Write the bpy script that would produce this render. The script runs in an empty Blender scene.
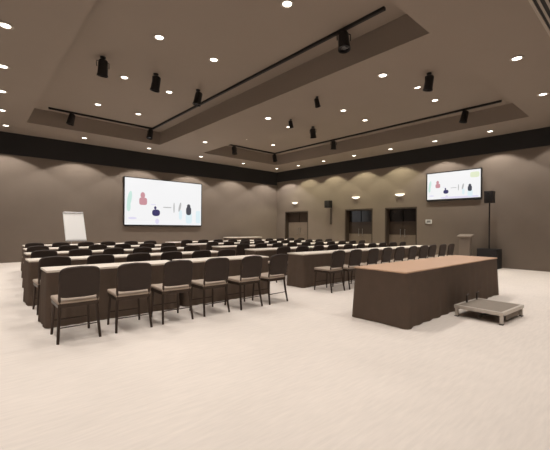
import bpy, bmesh, math, random
from mathutils import Matrix, Vector
random.seed(7)
PI = math.pi
S = bpy.context.scene
COL = S.collection

# ------------------------------------------------------------------ materials
def mat(name, col, rough=0.7, var=0.0, scale=8.0, metal=0.0, emit=0.0, bump=0.0, sheen=0.0):
    m = bpy.data.materials.new(name); m.use_nodes = True
    nt = m.node_tree; b = nt.nodes['Principled BSDF']
    c = (*col, 1.0)
    b.inputs['Base Color'].default_value = c
    b.inputs['Roughness'].default_value = rough
    b.inputs['Metallic'].default_value = metal
    if sheen: b.inputs['Sheen Weight'].default_value = sheen
    if emit:
        b.inputs['Emission Color'].default_value = c
        b.inputs['Emission Strength'].default_value = emit
    tc = nt.nodes.new('ShaderNodeTexCoord')
    n = nt.nodes.new('ShaderNodeTexNoise'); n.inputs['Scale'].default_value = scale
    n.inputs['Detail'].default_value = 4
    nt.links.new(tc.outputs['Object'], n.inputs['Vector'])
    if var:
        r = nt.nodes.new('ShaderNodeMapRange')
        r.inputs['To Min'].default_value = 1 - var; r.inputs['To Max'].default_value = 1 + var
        nt.links.new(n.outputs['Fac'], r.inputs['Value'])
        mx = nt.nodes.new('ShaderNodeVectorMath'); mx.operation = 'SCALE'
        mx.inputs[0].default_value = col
        nt.links.new(r.outputs['Result'], mx.inputs['Scale'])
        nt.links.new(mx.outputs['Vector'], b.inputs['Base Color'])
    if bump:
        bp = nt.nodes.new('ShaderNodeBump'); bp.inputs['Strength'].default_value = bump
        bp.inputs['Distance'].default_value = 0.01
        nt.links.new(n.outputs['Fac'], bp.inputs['Height'])
        nt.links.new(bp.outputs['Normal'], b.inputs['Normal'])
    return m

def carpet():
    m = mat('carpet', (0.785, 0.708, 0.645), 0.95, 0.0)
    nt = m.node_tree; b = nt.nodes['Principled BSDF']
    tc = nt.nodes.new('ShaderNodeTexCoord')
    a = nt.nodes.new('ShaderNodeTexNoise'); a.inputs['Scale'].default_value = 0.9; a.inputs['Detail'].default_value = 5
    mp = nt.nodes.new('ShaderNodeMapping'); mp.inputs['Rotation'].default_value = (0, 0, 0.72); mp.inputs['Scale'].default_value = (3, 22, 1)
    f = nt.nodes.new('ShaderNodeTexNoise'); f.inputs['Scale'].default_value = 1.6; f.inputs['Detail'].default_value = 3
    nt.links.new(tc.outputs['Object'], a.inputs['Vector']); nt.links.new(tc.outputs['Object'], mp.inputs['Vector'])
    nt.links.new(mp.outputs['Vector'], f.inputs['Vector'])
    add = nt.nodes.new('ShaderNodeMath'); add.operation = 'ADD'
    nt.links.new(a.outputs['Fac'], add.inputs[0]); nt.links.new(f.outputs['Fac'], add.inputs[1])
    r = nt.nodes.new('ShaderNodeMapRange'); r.inputs['From Min'].default_value = 0.6; r.inputs['From Max'].default_value = 1.4
    r.inputs['To Min'].default_value = 0.90; r.inputs['To Max'].default_value = 1.06
    nt.links.new(add.outputs[0], r.inputs['Value'])
    mx = nt.nodes.new('ShaderNodeVectorMath'); mx.operation = 'SCALE'; mx.inputs[0].default_value = (0.785, 0.708, 0.645)
    nt.links.new(r.outputs['Result'], mx.inputs['Scale'])
    nt.links.new(mx.outputs['Vector'], b.inputs['Base Color'])
    return m

def em(n, c):
    m = mat(n, (0.02, 0.02, 0.02), 0.5)
    b = m.node_tree.nodes['Principled BSDF']
    b.inputs['Emission Color'].default_value = (*c, 1); b.inputs['Emission Strength'].default_value = 0.62
    return m
M = dict(
    carpet=carpet(),
    wall=mat('wall_fabric', (0.210, 0.167, 0.134), 0.9, 0.05, 3.0),
    ceil=mat('ceiling_paint', (0.295, 0.240, 0.198), 0.85, 0.03, 1.5),
    upper_band=mat('dark_upper_band', (0.018, 0.016, 0.016), 0.8),  # near-black band along the top of the screen and door walls
    cloth=mat('brown_cloth', (0.225, 0.158, 0.116), 0.85, 0.12, 6),
    top=mat('pale_table_top', (0.84, 0.75, 0.66), 0.55, 0.04, 10),
    tan=mat('tan_table_top', (0.64, 0.42, 0.29), 0.5, 0.05, 6),
    fabric=mat('dark_brown_upholstery', (0.044, 0.028, 0.021), 0.75, 0.15, 20),
    seat=mat('seat_upholstery', (0.44, 0.35, 0.28), 0.6, 0.08, 20),
    metal=mat('bronze_metal', (0.07, 0.048, 0.036), 0.4, metal=0.6),
    black=mat('black_plastic', (0.012, 0.010, 0.010), 0.6),
    grille=mat('speaker_grille', (0.02, 0.016, 0.018), 0.7, 0.3, 60),
    white=mat('white_enamel', (0.85, 0.85, 0.83), 0.35),
    paper=mat('white_paper', (0.96, 0.95, 0.94), 0.6),
    grey=mat('grey_metal', (0.30, 0.29, 0.29), 0.4, metal=0.5),
    alu=mat('aluminium', (0.62, 0.56, 0.50), 0.45, metal=0.25),
    deck=mat('deck_board', (0.27, 0.225, 0.185), 0.7, 0.12, 14),
    deckside=mat('deck_panel', (0.20, 0.16, 0.125), 0.7),
    lectern=mat('taupe_laminate', (0.27, 0.22, 0.18), 0.5),
    doorwood=mat('door_veneer', (0.20, 0.155, 0.12), 0.5, 0.15, 5),
    doordark=mat('dark_door_panel', (0.045, 0.030, 0.022), 0.35, 0.1, 5),
    doorglass=mat('dark_tinted_glass', (0.022, 0.020, 0.021), 0.12),
    jamb=mat('dark_jamb', (0.05, 0.034, 0.024), 0.6),
    lens=mat('lamp_lens', (1.0, 0.94, 0.84), 0.4, emit=4.0),
    sconce=mat('sconce_glass', (1.0, 0.93, 0.78), 0.4, emit=1.1),
    trimring=mat('downlight_ring', (0.40, 0.34, 0.28), 0.4),
    screen=em('lit_screen', (0.97, 0.97, 0.98)),
)
PIC = [M['screen'], em('pic_teal', (0.62, 0.86, 0.78)), em('pic_rose', (0.62, 0.30, 0.34)), em('pic_navy', (0.03, 0.025, 0.13)),
       em('pic_lilac', (0.80, 0.76, 0.95)), em('pic_grey', (0.50, 0.50, 0.50)), em('pic_charcoal', (0.05, 0.055, 0.08)), em('pic_ice', (0.78, 0.92, 0.97)),
       em('pic_lime', (0.80, 0.87, 0.62))]

# ------------------------------------------------------------------ mesh helpers
def box(bm, c, s, bev=0.0, rot=None, seg=2, mi=0):
    r = bmesh.ops.create_cube(bm, size=1.0)
    vs = r['verts']
    bmesh.ops.scale(bm, vec=s, verts=vs)
    if bev:
        es = list({e for v in vs for e in v.link_edges})
        g = bmesh.ops.bevel(bm, geom=es, offset=bev, segments=seg, affect='EDGES', profile=0.6)
        vs = list({v for f in g['faces'] for v in f.verts} | {v for v in vs if v.is_valid})
    if rot is not None: bmesh.ops.transform(bm, matrix=rot.to_4x4(), verts=vs)
    bmesh.ops.translate(bm, vec=c, verts=vs)
    if mi:
        for f in {f for v in vs for f in v.link_faces}: f.material_index = mi
    return vs

def bx(bm, x0, x1, y0, y1, z0, z1, bev=0.0):
    return box(bm, ((x0+x1)/2, (y0+y1)/2, (z0+z1)/2), (x1-x0, y1-y0, z1-z0), bev)

def tube(bm, pts, r, n=10):
    pts = [Vector(p) for p in pts]; rings = []
    for i, p in enumerate(pts):
        a = pts[max(i-1, 0)]; b = pts[min(i+1, len(pts)-1)]
        t = (b-a).normalized()
        u = t.orthogonal().normalized() if i == 0 else (pu - t*pu.dot(t)).normalized()
        pu = u; w = t.cross(u); rr = r[i] if isinstance(r, (list, tuple)) else r
        rings.append([bm.verts.new(p + rr*(math.cos(2*PI*k/n)*u + math.sin(2*PI*k/n)*w)) for k in range(n)])
    for A, B in zip(rings, rings[1:]):
        for k in range(n): bm.faces.new((A[k], A[(k+1) % n], B[(k+1) % n], B[k]))
    bm.faces.new(rings[0][::-1]); bm.faces.new(rings[-1])

def lathe(bm, prof, n=24, mtx=None):
    rings = []
    for (r, z) in prof:
        rings.append([bm.verts.new((max(r, 1e-4)*math.cos(2*PI*k/n), max(r, 1e-4)*math.sin(2*PI*k/n), z)) for k in range(n)])
    for A, B in zip(rings, rings[1:]):
        for k in range(n): bm.faces.new((A[k], A[(k+1) % n], B[(k+1) % n], B[k]))
    bm.faces.new(rings[0][::-1]); bm.faces.new(rings[-1])
    if mtx is not None: bmesh.ops.transform(bm, matrix=mtx, verts=[v for R in rings for v in R])

def obj(name, bm, m, parent=None, smooth=False, loc=None):
    bmesh.ops.recalc_face_normals(bm, faces=bm.faces)
    me = bpy.data.meshes.new(name); bm.to_mesh(me); bm.free()
    for k in (m if isinstance(m, list) else [m]): me.materials.append(k)
    if smooth:
        for p in me.polygons: p.use_smooth = True
        try: me.set_sharp_from_angle(angle=math.radians(40))
        except Exception: pass
    o = bpy.data.objects.new(name, me); COL.objects.link(o)
    if parent: o.parent = parent
    if loc: o.location = loc
    return o

def tag(o, label, cat, group=None):
    o['label'] = label; o['category'] = cat
    if group: o['group'] = group
    return o

def thing(name, label, cat, loc=(0, 0, 0), rz=0.0, group=None):
    o = bpy.data.objects.new(name, None); COL.objects.link(o)
    o.empty_display_size = 0.1
    o.location = loc; o.rotation_euler = (0, 0, rz)
    return tag(o, label, cat, group)

def struct(name, bm, m, parent=None, smooth=False):
    o = obj(name, bm, m, parent, smooth)
    if parent is None: o['kind'] = 'structure'
    return o

def dup(root, loc, label, rz=None, group=None):
    r = root.copy(); COL.objects.link(r); r.location = loc
    if rz is not None: r.rotation_euler = (0, 0, rz)
    r['label'] = label
    if group: r['group'] = group
    for ch in list(root.children):
        c = ch.copy(); COL.objects.link(c); c.parent = r
        for g in list(ch.children):
            d = g.copy(); COL.objects.link(d); d.parent = c
    return r

ORD = ['first', 'second', 'third', 'fourth', 'fifth', 'sixth', 'seventh', 'eighth', 'ninth', 'tenth', 'eleventh', 'twelfth']

# ------------------------------------------------------------------ the room
DL, DR, H = 15.29, 13.68, 4.56       # screen wall (Y), door wall (X), ceiling height
X0, Y0 = -7.0, -5.0
TR = [(1.34, 5.68, 2.6, 13.35), (7.66, 12.0, 2.6, 13.45)]
TD = 0.5

bm = bmesh.new(); bx(bm, X0-.3, DR+.6, Y0-.3, DL+.3, -0.2, 0.0); struct('floor', bm, M['carpet'])

bm = bmesh.new()                      # ceiling with two recessed trays
xs = sorted({X0, DR+.4, *[t[0] for t in TR], *[t[1] for t in TR]})
def intray(x, y): return any(a < x < b and c < y < d for a, b, c, d in TR)
def quad(a, b, c, d): bm.faces.new([bm.verts.new(p) for p in (a, b, c, d)])
for a, b in zip(xs, xs[1:]):
    ys = [Y0, DL+.3]
    for t in TR:
        if t[0] <= a and b <= t[1]: ys += [t[2], t[3]]
    ys.sort()
    for c, d in zip(ys, ys[1:]):
        z = H + (TD if intray((a+b)/2, (c+d)/2) else 0)
        quad((a, c, z), (b, c, z), (b, d, z), (a, d, z))
for a, b, c, d in TR:
    for p, q in (((a, c), (b, c)), ((b, c), (b, d)), ((b, d), (a, d)), ((a, d), (a, c))):
        quad((*p, H), (*q, H), (*q, H+TD), (*p, H+TD))
quad((X0, Y0, H+.8), (DR+.4, Y0, H+.8), (DR+.4, DL+.3, H+.8), (X0, DL+.3, H+.8))
struct('ceiling', bm, M['ceil'])

bm = bmesh.new(); bx(bm, X0, DR+.3, DL, DL+.3, 0, H); struct('wall_left', bm, M['wall'])
DOORS = [(12.75, 14.57), (8.78, 10.32), (6.71, 8.16)]
DH = 2.22
bm = bmesh.new()
ys = [Y0] + [v for d in sorted(DOORS) for v in d] + [DL]
for k in range(0, len(ys), 2): bx(bm, DR, DR+.3, ys[k], ys[k+1], 0, H)
for a, b in DOORS: bx(bm, DR, DR+.3, a, b, DH, H)
struct('wall_right', bm, M['wall'])
bm = bmesh.new(); bx(bm, X0, DR+.3, Y0-.3, Y0, 0, H); struct('wall_front', bm, M['wall'])
bm = bmesh.new(); bx(bm, X0-.3, X0, Y0, DL, 0, H); struct('wall_back', bm, M['wall'])
bm = bmesh.new(); bx(bm, X0, DR-.06, DL-.06, DL, H-.76, H); struct('trim_1', bm, M['upper_band'])  # near-black strip, screen wall top
bm = bmesh.new(); bx(bm, DR-.06, DR, Y0, DL, H-.58, H); struct('trim_2', bm, M['upper_band'])  # near-black strip, door wall top

for i, (a, b) in enumerate(DOORS):
    d = bpy.data.objects.new('door_%d' % (i+1), None); COL.objects.link(d); d.location = (DR, (a+b)/2, 0); d['kind'] = 'structure'
    w = (b-a)/2
    bm = bmesh.new()
    bx(bm, .0, .29, w-.07, w, 0, DH); bx(bm, .0, .29, -w, -w+.05, 0, DH); bx(bm, 0.0, .29, -w+.05, w-.07, DH-.06, DH)
    obj('door_frame', bm, M['jamb'], d)
    for s in (-1, 1):
        y0, y1 = (-w+.055, -.004) if s < 0 else (.004, w-.075)
        bm = bmesh.new()
        bx(bm, .235, .28, y0, y1, .01, 1.05, .004)
        for q in (0.12, 0.62): bx(bm, .222, .24, y0+.09, y1-.09, q, q+.36, .006)
        lf = obj('leaf', bm, M['doorwood'], d)
        bm = bmesh.new(); bx(bm, .235, .28, y0, y1, 1.05, 1.62); obj('middle_panel', bm, M['doorwood'] if i == 0 else M['doordark'], lf)
        bm = bmesh.new(); bx(bm, .240, .275, y0+.02, y1-.02, 1.62, DH-.065); obj('glass_panel', bm, M['doordark'] if i == 0 else M['doorglass'], lf)
        bm = bmesh.new()
        hy = -.10 if s < 0 else .10
        tube(bm, [(.195, hy, .95), (.195, hy, 1.30)], .012); tube(bm, [(.195, hy, .98), (.24, hy, .98)], .009); tube(bm, [(.195, hy, 1.27), (.24, hy, 1.27)], .009)
        obj('handle', bm, M['grey'], lf, True)

# ------------------------------------------------------------------ downlights
LP = 95.0
def make_downlight(label, loc, warm, power=LP):
    t = thing('downlight', label, 'ceiling light', loc)
    bm = bmesh.new(); lathe(bm, [(.072, 0), (.115, 0), (.120, -.006), (.11, -.014), (.082, -.014), (.075, -.004), (.072, 0)], 20)
    obj('trim_ring', bm, M['trimring'], t, True)
    bm = bmesh.new(); lathe(bm, [(.074, -.001), (.074, -.008), (.045, -.012)], 20); obj('lens', bm, M['lens'], t)
    return t
proto = None
LDATA = {}
def lamp_data(warm, power):
    k = (warm, power)
    if k not in LDATA:
        l = bpy.data.lights.new('downlight_lamp', 'SPOT'); l.energy = power
        l.spot_size = math.radians({0: 114, 1: 108, 2: 108, 3: 111}[warm]); l.spot_blend = 0.9 if warm == 0 else 0.12; l.shadow_soft_size = 0.07
        l.color = {0: (1, 0.95, 0.89), 1: (1, 0.95, 0.88), 2: (1.0, 0.95, 0.68), 3: (1, 0.95, 0.88)}[warm]
        LDATA[k] = l
    return LDATA[k]
def downlight(label, x, y, z, group, warm=0, power=LP):
    global proto
    if proto is None:
        t = proto = make_downlight(label, (x, y, z), warm, power); t['group'] = group
    else: t = dup(proto, (x, y, z), label, group=group)
    lamps.append((t, warm, power))
lamps = []
D = 'small round white downlight '
G1 = 'downlights along the screen wall'
for k, x in enumerate([.88, 3.17, 5.58, 8.0, 10.42, 12.7]):
    downlight(D + 'above the left screen wall, %s from left' % ORD[k], x, 14.22, H, G1, 3, 150)
G2 = 'downlights along the door wall'
for k, y in enumerate([12.72, 11.0, 9.23, 7.45, 5.65, 3.84, 2.05, .25, -1.6, -3.4]):
    downlight(D + 'above the door wall, %s from far corner' % ORD[k], 12.86, y, H, G2, 2 if k <= 3 else 1, 110 if y > 3 else 55)
G3 = 'downlights in the left ceiling tray'
for k, (x, y) in enumerate([(2.95, 11.6), (2.9, 9.02), (2.79, 6.64), (3.1, 4.3)]):
    downlight(D + 'in left ceiling tray, left line, %s from far end' % ORD[k], x, y, H+TD, G3)
for k, (x, y) in enumerate([(4.2, 11.65), (4.14, 9.15), (4.07, 6.7), (3.95, 4.2)]):
    downlight(D + 'in left ceiling tray, right line, %s from far end' % ORD[k], x, y, H+TD, G3)
G4 = 'downlights in the right ceiling tray'
for k, (x, y) in enumerate([(8.76, 11.85), (8.85, 9.3), (8.88, 6.8), (8.83, 4.36)]):
    downlight(D + 'in right ceiling tray, left line, %s from far end' % ORD[k], x, y, H+TD, G4)
for k, (x, y) in enumerate([(10.3, 11.8), (10.25, 9.3), (10.23, 6.9), (10.11, 4.45)]):
    downlight(D + 'in right ceiling tray, right line, %s from far end' % ORD[k], x, y, H+TD, G4)
G5 = 'downlights on the beam between the trays'
for k, (x, y) in enumerate([(6.74, 11.68), (6.62, 7.82), (6.52, 3.97)]):
    downlight(D + 'on ceiling between the two trays, %s from far end' % ORD[k], x, y, H, G5)
G6 = 'downlights left of the left tray'
for k, (x, y) in enumerate([(.68, 12.41), (.58, 10.65), (.5, 8.96), (.42, 7.1), (.42, 5.3), (.42, 3.5)]):
    downlight(D + 'left of the left ceiling tray, %s from far end' % ORD[k], x, y, H, G6, 0, 95)
G7 = 'downlights in front of the trays'
for k, (x, y) in enumerate([(10.23, 1.95), (7.72, 1.87), (5.24, 1.6), (2.8, 1.8), (.4, 1.8)]):
    downlight(D + 'just before the ceiling trays, %s from right' % ORD[k], x, y, H, G7)
for k, (x, y) in enumerate([(10.3, -.5), (7.7, -.5), (5.2, -.5), (2.7, -.5), (.2, -.5), (-2.3, -.5)]):
    downlight(D + 'in nearer cross row before the trays, %s from right' % ORD[k], x, y, H, G7)
for k, (x, y) in enumerate([(-2.0, 12), (-2.0, 9.4), (-2.0, 6.8), (-2.0, 4.2), (-2.2, 1.8)]):
    downlight(D + 'in outermost left ceiling line, %s from far end' % ORD[k], x, y, H, G7)
for t, warm, power in lamps:
    o = bpy.data.objects.new('lamp', lamp_data(warm, power)); COL.objects.link(o); o.parent = t; o.location = (0, 0, -.035)

# ------------------------------------------------------------------ tracks and hanging spotlights
for (a, b, c, d), wd in zip(((1.86, 5.22, 3.15, 12.95), (8.1, 11.5, 3.15, 13.05)), ('left', 'right')):
    z0, z1 = H+TD-.055, H+TD
    for nm, (p, q, u, v) in (('far end', (a, b+.03, d-.03, d+.03)), ('door side', (b-.03, b+.03, c, d-.035))):
        bm = bmesh.new(); bx(bm, p, q, u, v, z0, z1, .006)
        if q-p > v-u: bx(bm, p+.02, q-.02, u+.02, v-.02, z0-.004, z0)
        else: bx(bm, p+.02, q-.02, u+.02, v-.02, z0-.004, z0)
        tag(obj('lighting_track', bm, M['black']), 'straight black lighting track along the %s of the %s ceiling tray' % (nm, wd), 'lighting track', 'lighting tracks in the ceiling trays')

def make_spot(label, loc, rz, drop):
    t = thing('spotlight', label, 'spotlight', loc, rz, 'black spotlights hanging from the ceiling')
    bm = bmesh.new(); lathe(bm, [(.05, 0), (.06, -.005), (.055, -.03), (.02, -.04)], 16); obj('mounting_plate', bm, M['black'], t, True)
    bm = bmesh.new(); tube(bm, [(0, 0, -.035), (0, 0, -drop)], .014); obj('stem', bm, M['black'], t, True)
    R = Matrix.Translation((0, 0, -drop-.13)) @ Matrix.Rotation(math.radians(12), 4, 'X')
    bm = bmesh.new(); lathe(bm, [(.05, .17), (.085, .15), (.095, .12), (.105, -.14), (.115, -.16), (.115, -.19), (.1, -.19), (.09, -.15), (.02, -.14)], 20, R)
    hd = obj('lamp_head', bm, M['black'], t, True)
    bm = bmesh.new()
    for s in (-1, 1): tube(bm, [(s*.02, 0, -drop+.02), (s*.125, 0, -drop-.01), (s*.125, 0, -drop-.13)], .010)
    obj('yoke', bm, M['black'], t, True)
    bm = bmesh.new(); lathe(bm, [(.085, -.150), (.085, -.157), (.04, -.160)], 16, R); obj('lens', bm, M['doorglass'], hd)
    return t
SP = [(2.2, 8.27, 'hanging in the left ceiling tray, leftmost of its cross row'), (3.41, 8.29, 'hanging in the left ceiling tray, middle of its cross row'),
      (4.66, 8.47, 'hanging in the left ceiling tray, rightmost of its cross row'), (2.5, 12.95, 'on the far track of the left tray, left one'),
      (5.12, 12.95, 'at the far right corner of the left tray track'), (5.22, 4.0, 'on the left tray track nearest the top of the picture'),
      (9.05, 13.05, 'on the far track of the right tray, left one'), (11.5, 13.05, 'at the far right corner of the right tray track'),
      (6.42, 5.72, 'below the ceiling band between trays, middle of three'), (7.2, 7.45, 'below the ceiling band between trays, farthest of three'),
      (9.51, 8.66, 'hanging alone in the middle of the right ceiling tray'), (11.5, 9.3, 'on the door side track of the right tray, farther one'),
      (7.14, 3.27, 'below the ceiling band between trays, nearest of three'), (11.5, 4.15, 'on the door side track of the right tray, nearer one')]
s0 = None; s1 = None
for k, (x, y, w) in enumerate(SP):
    lab = 'black cylindrical spotlight ' + w
    tr = x in (5.22, 11.5) or y in (12.95, 13.05)
    z = H + TD - (.055 if tr else 0)
    src = s1 if tr else s0
    if src is None:
        t = make_spot(lab, (x, y, z), 0.5*k, .05 if tr else .10)
        if tr: s1 = t
        else: s0 = t
    else:
        band = 'band between' in w
        o = dup(src, (x, y, H if band else z), lab, rz=0.5*k)
        if band: o.scale = (.85,)*3 if 'nearest' in w else (.6,)*3

# ceiling air grille
t = thing('air_vent', 'dark slatted rectangular air vent in the ceiling at top right', 'air vent', (6.65, 1.0, H))
bm = bmesh.new(); w, h = 1.0, .27
for s in (-1, 1): box(bm, (0, s*h, -.012), (2*w+.04, .04, .024)); box(bm, (s*w, 0, -.012), (.04, 2*h-.04, .024))
obj('frame', bm, M['trimring'], t)
bm = bmesh.new(); box(bm, (0, 0, -.003), (2*w-.03, 2*h-.03, .006)); obj('backing', bm, M['black'], t)
for k in range(6):
    bm = bmesh.new(); box(bm, (0, -h+.07+k*(2*h-.14)/5, -.014), (2*w-.05, .045, .004), rot=Matrix.Rotation(.5, 3, 'X')); obj('slat', bm, M['trimring'], t)

# ------------------------------------------------------------------ screens
def screen(label, w, h, mtx, strength_slot=None):
    t = thing('display_screen', label, 'screen'); t.matrix_world = mtx
    # local: x right, z up, -y towards the viewer; origin at the centre of the back
    bm = bmesh.new()
    box(bm, (0, -.03, 0), (w, .06, h), .004)
    obj('housing', bm, M['black'], t)
    bm = bmesh.new(); b = .035
    for s in (-1, 1):
        box(bm, (s*(w/2-b/2), -.065, 0), (b, .012, h)); box(bm, (0, -.065, s*(h/2-b/2)), (w-2*b, .012, b))
    obj('bezel', bm, M['black'], t)
    bm = bmesh.new()
    W, Hh = w-2*b, h-2*b
    box(bm, (0, -.0625, 0), (W, .004, Hh))
    def blob(u, v, a, c, mi, n=18, tilt=0.0, dy=0.0006, pw=2.0):
        vs = []
        for k in range(n):
            q = 2*PI*k/n; cx, sz = math.cos(q), math.sin(q)
            px = math.copysign(abs(cx)**(2/pw), cx)*a*W/2; pz = math.copysign(abs(sz)**(2/pw), sz)*c*Hh/2
            vs.append(bm.verts.new(((u-.5)*W + px + tilt*pz, -.0645-dy, (.5-v)*Hh + pz)))
        f = bm.faces.new(vs); f.material_index = mi
    blob(.055, .45, .05, .34, 1, tilt=.15); blob(.045, .62, .045, .2, 1, dy=.0009)
    blob(.09, .86, .10, .05, 5 if False else 4, dy=.0006)
    blob(.21, .36, .055, .14, 2); blob(.215, .49, .095, .16, 2, pw=4, dy=.0009)
    blob(.365, .62, .03, .07, 3, dy=.0012); blob(.375, .73, .10, .15, 3, pw=2.6); blob(.39, .92, .05, .12, 4)
    blob(.52, .60, .11, .022, 5, pw=5); blob(.34, .55, .06, .02, 4, pw=5)
    blob(.61, .60, .018, .24, 5); blob(.69, .58, .03, .22, 5, tilt=.2); blob(.70, .76, .045, .22, 7, pw=3)
    blob(.815, .55, .05, .10, 6); blob(.815, .66, .075, .20, 6, pw=3, dy=.0009); blob(.82, .83, .09, .26, 7, pw=4)
    if w < 3: blob(.62, .955, .70, .07, 4, pw=6)
    blob(.955, .80, .07, .3, 7, pw=5) if w > 3 else blob(.90, .18, .16, .20, 8, pw=4)
    obj('display', bm, PIC, t)
    bm = bmesh.new(); box(bm, (0, -.04, -h/2-.02), (w*.98, .08, .04), .006); obj('lower_rail', bm, M['black'], t)
    return t
screen('large wide lit screen on the left wall behind the chair rows', 3.72, 2.09,
       Matrix.Translation((6.775, DL, 2.395)))
screen('smaller lit screen on the door wall above the tan topped table', 1.98, 1.08,
       Matrix.Translation((DR, 5.31, 2.97)) @ Matrix.Rotation(-PI/2, 4, 'Z'))

# ------------------------------------------------------------------ wall fittings on the door wall
for k, (y, z) in enumerate([(13.75, 2.72), (9.68, 2.79), (7.46, 2.78)]):
    t = thing('wall_sconce', 'half bowl lit wall sconce above the %s door' % ['far left', 'middle', 'nearest'][k], 'wall light', (DR, y, z), 0, 'wall sconces above the doors')
    bm = bmesh.new()
    n = 14; rings = []
    for j, (r, zz) in enumerate([(.02, -.09), (.10, -.075), (.17, -.04), (.20, 0.0), (.19, 0.0), (.16, -.035), (.02, -.075)]):
        rings.append([bm.verts.new((-r*.75*math.sin(PI*i/n) - .001, r*1.1*math.cos(PI*i/n), zz)) for i in range(n+1)])
    for A, B in zip(rings, rings[1:]):
        for i in range(n): bm.faces.new((A[i], A[i+1], B[i+1], B[i]))
    obj('bowl', bm, M['sconce'], t, True)
    bm = bmesh.new(); box(bm, (-.012, 0, -.07), (.024, .10, .12), .004); obj('back_plate', bm, M['grey'], t)

def cab(name, label, loc, w, d, h, rz, drivers):
    t = thing(name, label, 'loudspeaker', loc, rz)
    bm = bmesh.new(); box(bm, (0, 0, h/2), (w, d, h), .015); obj('cabinet', bm, M['black'], t)
    bm = bmesh.new(); box(bm, (0, -d/2-.006, h/2), (w*.9, .014, h*.9), .005); g = obj('grille', bm, M['grille'], t)
    for (zz, r) in drivers:
        bm = bmesh.new(); lathe(bm, [(r, 0), (r, .008), (r*.85, .012), (r*.3, .004), (.01, .010)], 20, Matrix.Translation((0, -d/2-.012, zz)) @ Matrix.Rotation(PI/2, 4, 'X'))
        obj('driver', bm, M['black'], g, True)
    return t
c = cab('subwoofer', 'black subwoofer box on the floor by the door wall behind the tan table', (13.30, 3.97, 0), .62, .5, .66, -PI/2, [(.33, .22)])
bm = bmesh.new(); tube(bm, [(0, -.02, .655), (0, -.02, 2.22)], .022); obj('pole', bm, M['black'], c, True)
cab('loudspeaker', 'small black loudspeaker on a pole right of the smaller screen', (13.28, 3.97, 2.22), .27, .26, .40, -PI/2, [(.13, .09), (.29, .05)])
c = cab('loudspeaker', 'small black loudspeaker fixed to the wall between the far and middle doors', (13.46, 11.18, 2.32), .32, .24, .36, -PI/2, [(.13, .09), (.27, .05)])
bm = bmesh.new(); box(bm, (0, .17, .18), (.08, .10, .10)); box(bm, (0, .214, -.42), (.10, .0200, .80)); obj('bracket', bm, M['jamb'], c)
t = thing('wall_panel', 'small pale control panel on the wall below the smaller screen', 'control panel', (DR, 6.22, 1.60))
bm = bmesh.new(); box(bm, (-.015, 0, 0), (.03, .24, .16), .005); obj('plate', bm, M['white'], t)
bm = bmesh.new(); box(bm, (-.033, 0, .01), (.006, .16, .08)); obj('buttons', bm, M['grey'], t)

# ------------------------------------------------------------------ pale lectern by the door wall
t = thing('lectern', 'slim taupe lectern by the wall behind the tan topped table', 'lectern', (13.15, 4.68, 0), -PI/2)
bm = bmesh.new(); box(bm, (0, 0, .02), (.46, .38, .04), .01); obj('base', bm, M['lectern'], t)
bm = bmesh.new(); box(bm, (0, 0, .55), (.36, .22, 1.02), .012); obj('column', bm, M['lectern'], t)
bm = bmesh.new(); box(bm, (0, 0, 1.09), (.46, .36, .035), .008, Matrix.Rotation(.22, 3, 'X')); obj('reading_desk', bm, M['lectern'], t)

# ------------------------------------------------------------------ skirted tables
def skirt_mesh(L, W, z1, amp, pitch, flare, seed, overlap=.004, lift=0.006):
    rnd = random.Random(seed); bm = bmesh.new()
    hx, hy = L/2, W/2; r = .04
    pts = []
    def line(p, q, nx, ny):
        n = max(4, int((Vector(q)-Vector(p)).length/(pitch/8)))
        for i in range(n):
            f = i/n; pts.append((p[0]+(q[0]-p[0])*f, p[1]+(q[1]-p[1])*f, nx, ny))
    def arc(cx, cy, a0):
        for i in range(6):
            a = a0 + i*PI/12; pts.append((cx+r*math.cos(a), cy+r*math.sin(a), math.cos(a), math.sin(a)))
    line((-hx+r, -hy), (hx-r, -hy), 0, -1); arc(hx-r, -hy+r, -PI/2)
    line((hx, -hy+r), (hx, hy-r), 1, 0); arc(hx-r, hy-r, 0)
    line((hx-r, hy), (-hx+r, hy), 0, 1); arc(-hx+r, hy-r, PI/2)
    line((-hx, hy-r), (-hx, -hy+r), -1, 0); arc(-hx+r, -hy+r, PI)
    s = [0.0]
    for a, b in zip(pts, pts[1:]): s.append(s[-1] + math.hypot(b[0]-a[0], b[1]-a[1]))
    tot = s[-1] + pitch/8; nw = max(6, round(tot/pitch))
    ph = [rnd.uniform(.45, 1.3) for _ in range(nw+1)]; ph[nw] = ph[0]
    zs = [1.0, .97, .85, .6, .3, .1, 0.0]
    rings = []
    for z in zs:
        k = (1-z)**.8; row = []
        for (x, y, nx, ny), q in zip(pts, s):
            u = q/tot*nw; i = int(u); f = u-i; a = ph[i]*(1-f)+ph[(i+1) % nw]*f
            corner = max(0, 1-math.hypot(hx-abs(x), hy-abs(y))/.25)
            off = overlap + amp*k*a*(.5+.5*math.cos(2*PI*u)) + flare*k*(.4+1.4*corner)
            row.append(bm.verts.new((x+nx*off, y+ny*off, lift + (z1-lift)*z)))
        rings.append(row)
    n = len(pts)
    for A, B in zip(rings, rings[1:]):
        for k in range(n): bm.faces.new((A[k], A[(k+1) % n], B[(k+1) % n], B[k]))
    g = bmesh.ops.solidify(bm, geom=bm.faces[:], thickness=.003)
    return bm

def make_table(name, label, cat, L, W, ht, topm, loc, group=None, amp=.022, pitch=.16, flare=.012, seed=1, thick=.03):
    t = thing(name, label, cat, loc, 0, group)
    bm = bmesh.new(); box(bm, (0, 0, ht-thick/2), (L+.02, W+.02, thick), .006); obj('table_top', bm, topm, t)
    obj('table_skirt', skirt_mesh(L, W, ht-thick, amp, pitch, flare, seed), M['cloth'], t, True)
    return t

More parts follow.
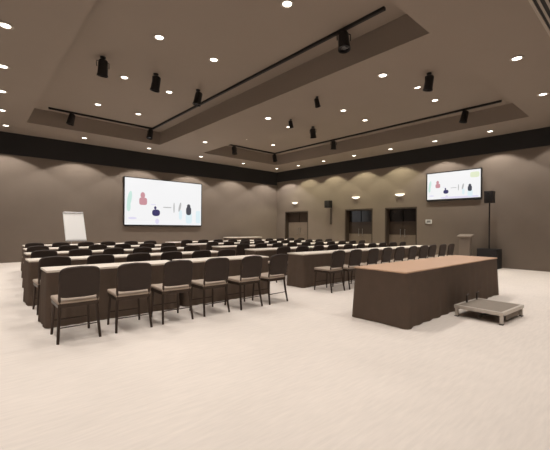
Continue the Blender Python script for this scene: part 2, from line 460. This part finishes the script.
ROWY = [5.5 + 1.65*k for k in range(5)]
ROWN = ['nearest', 'second nearest', 'third nearest', 'fourth nearest', 'farthest']
ROWX = [-.11, -.12, .02, .16, .30]
CHX = [0, 0, .08, .2, .32]
LT = 1.90; RT = 2.09; XR = 5.44
tl = tr = None
for k, y in enumerate(ROWY):
    for j in range(2):
        lab = 'brown skirted table with pale top, %s of two in left block, %s row' % (['left', 'right'][j], ROWN[k])
        loc = (.82 + ROWX[k] + LT/2 + j*(LT+.03), y, 0)
        if tl is None: tl = make_table('skirted_table', lab, 'table', LT-.10, .48, .745, M['top'], loc, 'skirted tables of the left block')
        else: dup(tl, loc, lab)
    for j in range(3):
        lab = 'brown skirted table with pale top, %s of three in right block, %s row' % (['left', 'middle', 'right'][j], ROWN[k])
        loc = (XR + RT/2 + j*(RT+.03), y, 0)
        if tr is None: tr = make_table('skirted_table', lab, 'table', RT-.10, .48, .745, M['top'], loc, 'skirted tables of the right block', seed=4)
        else: dup(tr, loc, lab)
make_table('presenter_table', 'pale topped skirted table standing below the large screen wall, right side', 'table', 2.1, .5, .80, M['top'], (10.75, 14.62, 0), seed=9)

make_table('head_table', 'long tan topped table with brown floor-length skirt standing apart at right', 'table', 3.72, .80, .75, M['tan'],
           (4.296+3.775/2, 2.237+.854/2, 0), amp=.022, pitch=.30, flare=.02, seed=5, thick=.022)

# ------------------------------------------------------------------ low step platform
t = thing('step_platform', 'low metal step platform with pale edges before the tan topped table', 'step', (5.96, 1.775, 0), math.radians(-3))
w, d, h = .86, .66, .175
bm = bmesh.new(); box(bm, (0, 0, h-.015), (w-.07, d-.07, .026), .003); obj('deck', bm, M['deck'], t)
bm = bmesh.new()
for s in (-1, 1):
    box(bm, (0, s*(d/2-.02), h-.025), (w, .04, .05), .004); box(bm, (s*(w/2-.02), 0, h-.025), (.04, d-.08, .05), .004)
obj('edge_frame', bm, M['alu'], t)
for sx in (-1, 1):
    for sy in (-1, 1):
        bm = bmesh.new(); box(bm, (sx*(w/2-.03), sy*(d/2-.03), (h-.05)/2), (.04, .04, h-.05), .004); lg = obj('leg', bm, M['alu'], t)
        bm = bmesh.new(); box(bm, (sx*(w/2-.03), sy*(d/2-.03), .006), (.05, .05, .012), .003); obj('foot', bm, M['black'], lg)
bm = bmesh.new(); box(bm, (.06, -d/2+.035, .08), (w-.30, .012, .09)); obj('front_panel', bm, M['deckside'], t)
bm = bmesh.new(); box(bm, (w/2-.03, 0, .085), (.012, d-.12, .08)); obj('side_panel', bm, M['deckside'], t)
bm = bmesh.new(); box(bm, (0, 0, .05), (w-.12, .03, .03)); obj('stretcher', bm, M['metal'], t)
for x in (-.10, .27):
    bm = bmesh.new(); tube(bm, [(x, d/2-.05, h-.005), (x, d/2-.05, h+.10), (x+.05, d/2-.05, h+.12)], .014); obj('grab_hook', bm, M['metal'], t, True)

# ------------------------------------------------------------------ flip chart
t = thing('flip_chart', 'white flip chart on an easel left of the large screen', 'flip chart', (2.69, 13.25, 0), 0)
ang = math.radians(-29)
R = Matrix.Rotation(ang, 3, 'X')
cz = 1.33
def P(x, y, z): return Vector((0, .05, cz)) + R @ Vector((x, y, z))
bm = bmesh.new(); box(bm, P(0, 0, -.04), (.62, .02, 1.08), .004, R); obj('board', bm, M['white'], t)
bm = bmesh.new(); box(bm, P(0, -.014, -.03), (.57, .008, 1.0), 0, R); obj('paper_pad', bm, M['paper'], t)
bm = bmesh.new(); box(bm, P(0, -.02, .49), (.60, .03, .05), .004, R); obj('clip_bar', bm, M['grey'], t)
bm = bmesh.new(); box(bm, P(0, -.03, -.60), (.60, .06, .03), .004, R); obj('pen_tray', bm, M['grey'], t)
for s in (-1, 1):
    bm = bmesh.new(); a = P(s*.22, .02, .3); b = P(s*.24, .02, -.58); e = Vector((s*.30, b.y-.22, .0))
    tube(bm, [a, b, e], .013); obj('leg', bm, M['grey'], t, True)
bm = bmesh.new(); tube(bm, [P(0, .03, .3), (0, .75, 0)], .013); obj('leg', bm, M['grey'], t, True)

# ------------------------------------------------------------------ banquet chairs
def make_chair(label, loc, group):
    t = thing('banquet_chair', label, 'chair', loc, 0, group)
    # faces +Y (towards the screen); rear legs at -Y
    bm = bmesh.new(); box(bm, (0, .02, .455), (.44, .44, .045), .02, seg=3)
    for v in bm.verts:
        if v.co.z > .45: v.co.z += .012*max(0, 1-(v.co.x/.22)**2)*max(0, 1-((v.co.y-.02)/.22)**2)
    obj('seat', bm, M['seat'], t, True)
    bm = bmesh.new(); box(bm, (0, .02, .410), (.425, .425, .045), .006); obj('seat_frame', bm, M['metal'], t)
    # padded backrest: rounded panel, arched top, curved and reclined
    n = 28; front = []; back = []
    def outl(k):
        q = 2*PI*k/n; c, s_ = math.cos(q), math.sin(q); p = 2/6.5
        x = math.copysign(abs(c)**p, c)*.215; z = math.copysign(abs(s_)**p, s_)*.172
        if z > 0: z += .022*(1-(x/.215)**2)
        return x, z
    bm = bmesh.new()
    prof = [(.0, .80), (.010, .95), (.022, 1.0), (.034, .95), (.044, .80)]
    rings = []
    for yy, sc in prof:
        ring = []
        for k in range(n):
            x, z = outl(k); x *= 1-(1-sc)*.35; z *= 1-(1-sc)*.35
            zz = .672 + z
            ring.append(bm.verts.new((x, -.235 + yy - .16*(zz-.46)*.9 + .35*x*x, zz)))
        rings.append(ring)
    for A, B in zip(rings, rings[1:]):
        for k in range(n): bm.faces.new((A[k], A[(k+1) % n], B[(k+1) % n], B[k]))
    bm.faces.new(rings[0][::-1]); bm.faces.new(rings[-1])
    obj('backrest', bm, M['fabric'], t, True)
    for s in (-1, 1):
        bm = bmesh.new(); tube(bm, [(s*.185, .20, .40), (s*.195, .215, .2), (s*.205, .225, 0)], [.017, .016, .014], 8); obj('leg', bm, M['metal'], t, True)
        bm = bmesh.new(); tube(bm, [(s*.19, -.175, .42), (s*.205, -.205, .2), (s*.218, -.245, 0)], [.018, .017, .015], 8); obj('leg', bm, M['metal'], t, True)
        bm = bmesh.new(); tube(bm, [(s*.19, -.175, .41), (s*.20, -.20, .50), (s*.20, -.235, .66), (s*.19, -.245, .76)], .015, 8); obj('back_frame', bm, M['metal'], t, True)
    bm = bmesh.new(); tube(bm, [(-.2, .218, .17), (.2, .218, .17)], .008, 6)
    obj('stretcher', bm, M['metal'], t, True)
    bm = bmesh.new(); tube(bm, [(-.21, -.212, .17), (.21, -.212, .17)], .008, 6); obj('stretcher', bm, M['metal'], t, True)
    return t
ch = None
rnd = random.Random(3)
for k, y in enumerate(ROWY):
    for blk, xs_ in (('left', [.98 + .62*i for i in range(6)]), ('right', [5.74 + .63*i for i in range(10)])):
        for i, x in enumerate(xs_):
            lab = 'dark brown padded chair, %s from left in the %s block, %s row' % (ORD[i], blk, ROWN[k])
            dx = CHX[k] if blk == 'left' else 0
            loc = (x + dx + rnd.uniform(-.02, .02), y - .78 + rnd.uniform(-.02, .02), 0); rz = rnd.uniform(-.06, .06)
            g = 'chairs at the tables of the %s block' % blk
            if ch is None: ch = make_chair(lab, loc, g)
            else: dup(ch, loc, lab, rz, g)

# ------------------------------------------------------------------ camera and view
F, TH, HY, ROLL = 345.56, 0.7252, 227.14, 0.0088
cam = bpy.data.cameras.new('camera'); co = bpy.data.objects.new('camera', cam); COL.objects.link(co)
cam.sensor_fit = 'HORIZONTAL'; cam.sensor_width = 36; cam.lens = F/550*36
cam.shift_y = (HY-225)/550; cam.clip_start = .05; cam.clip_end = 100
co.matrix_world = Matrix.Translation((0, 0, 1.33)) @ Matrix.Rotation(-TH, 4, 'Z') @ Matrix.Rotation(PI/2, 4, 'X') @ Matrix.Rotation(ROLL, 4, 'Z')
S.camera = co
w = bpy.data.worlds.new('world'); S.world = w; w.use_nodes = True
w.node_tree.nodes['Background'].inputs[0].default_value = (1, .95, .9, 1); w.node_tree.nodes['Background'].inputs[1].default_value = 0.0
vs = S.view_settings
vs.view_transform = 'Standard'; vs.look = 'None'; vs.gamma = 1; vs.use_curve_mapping = False; vs.exposure = 0.55
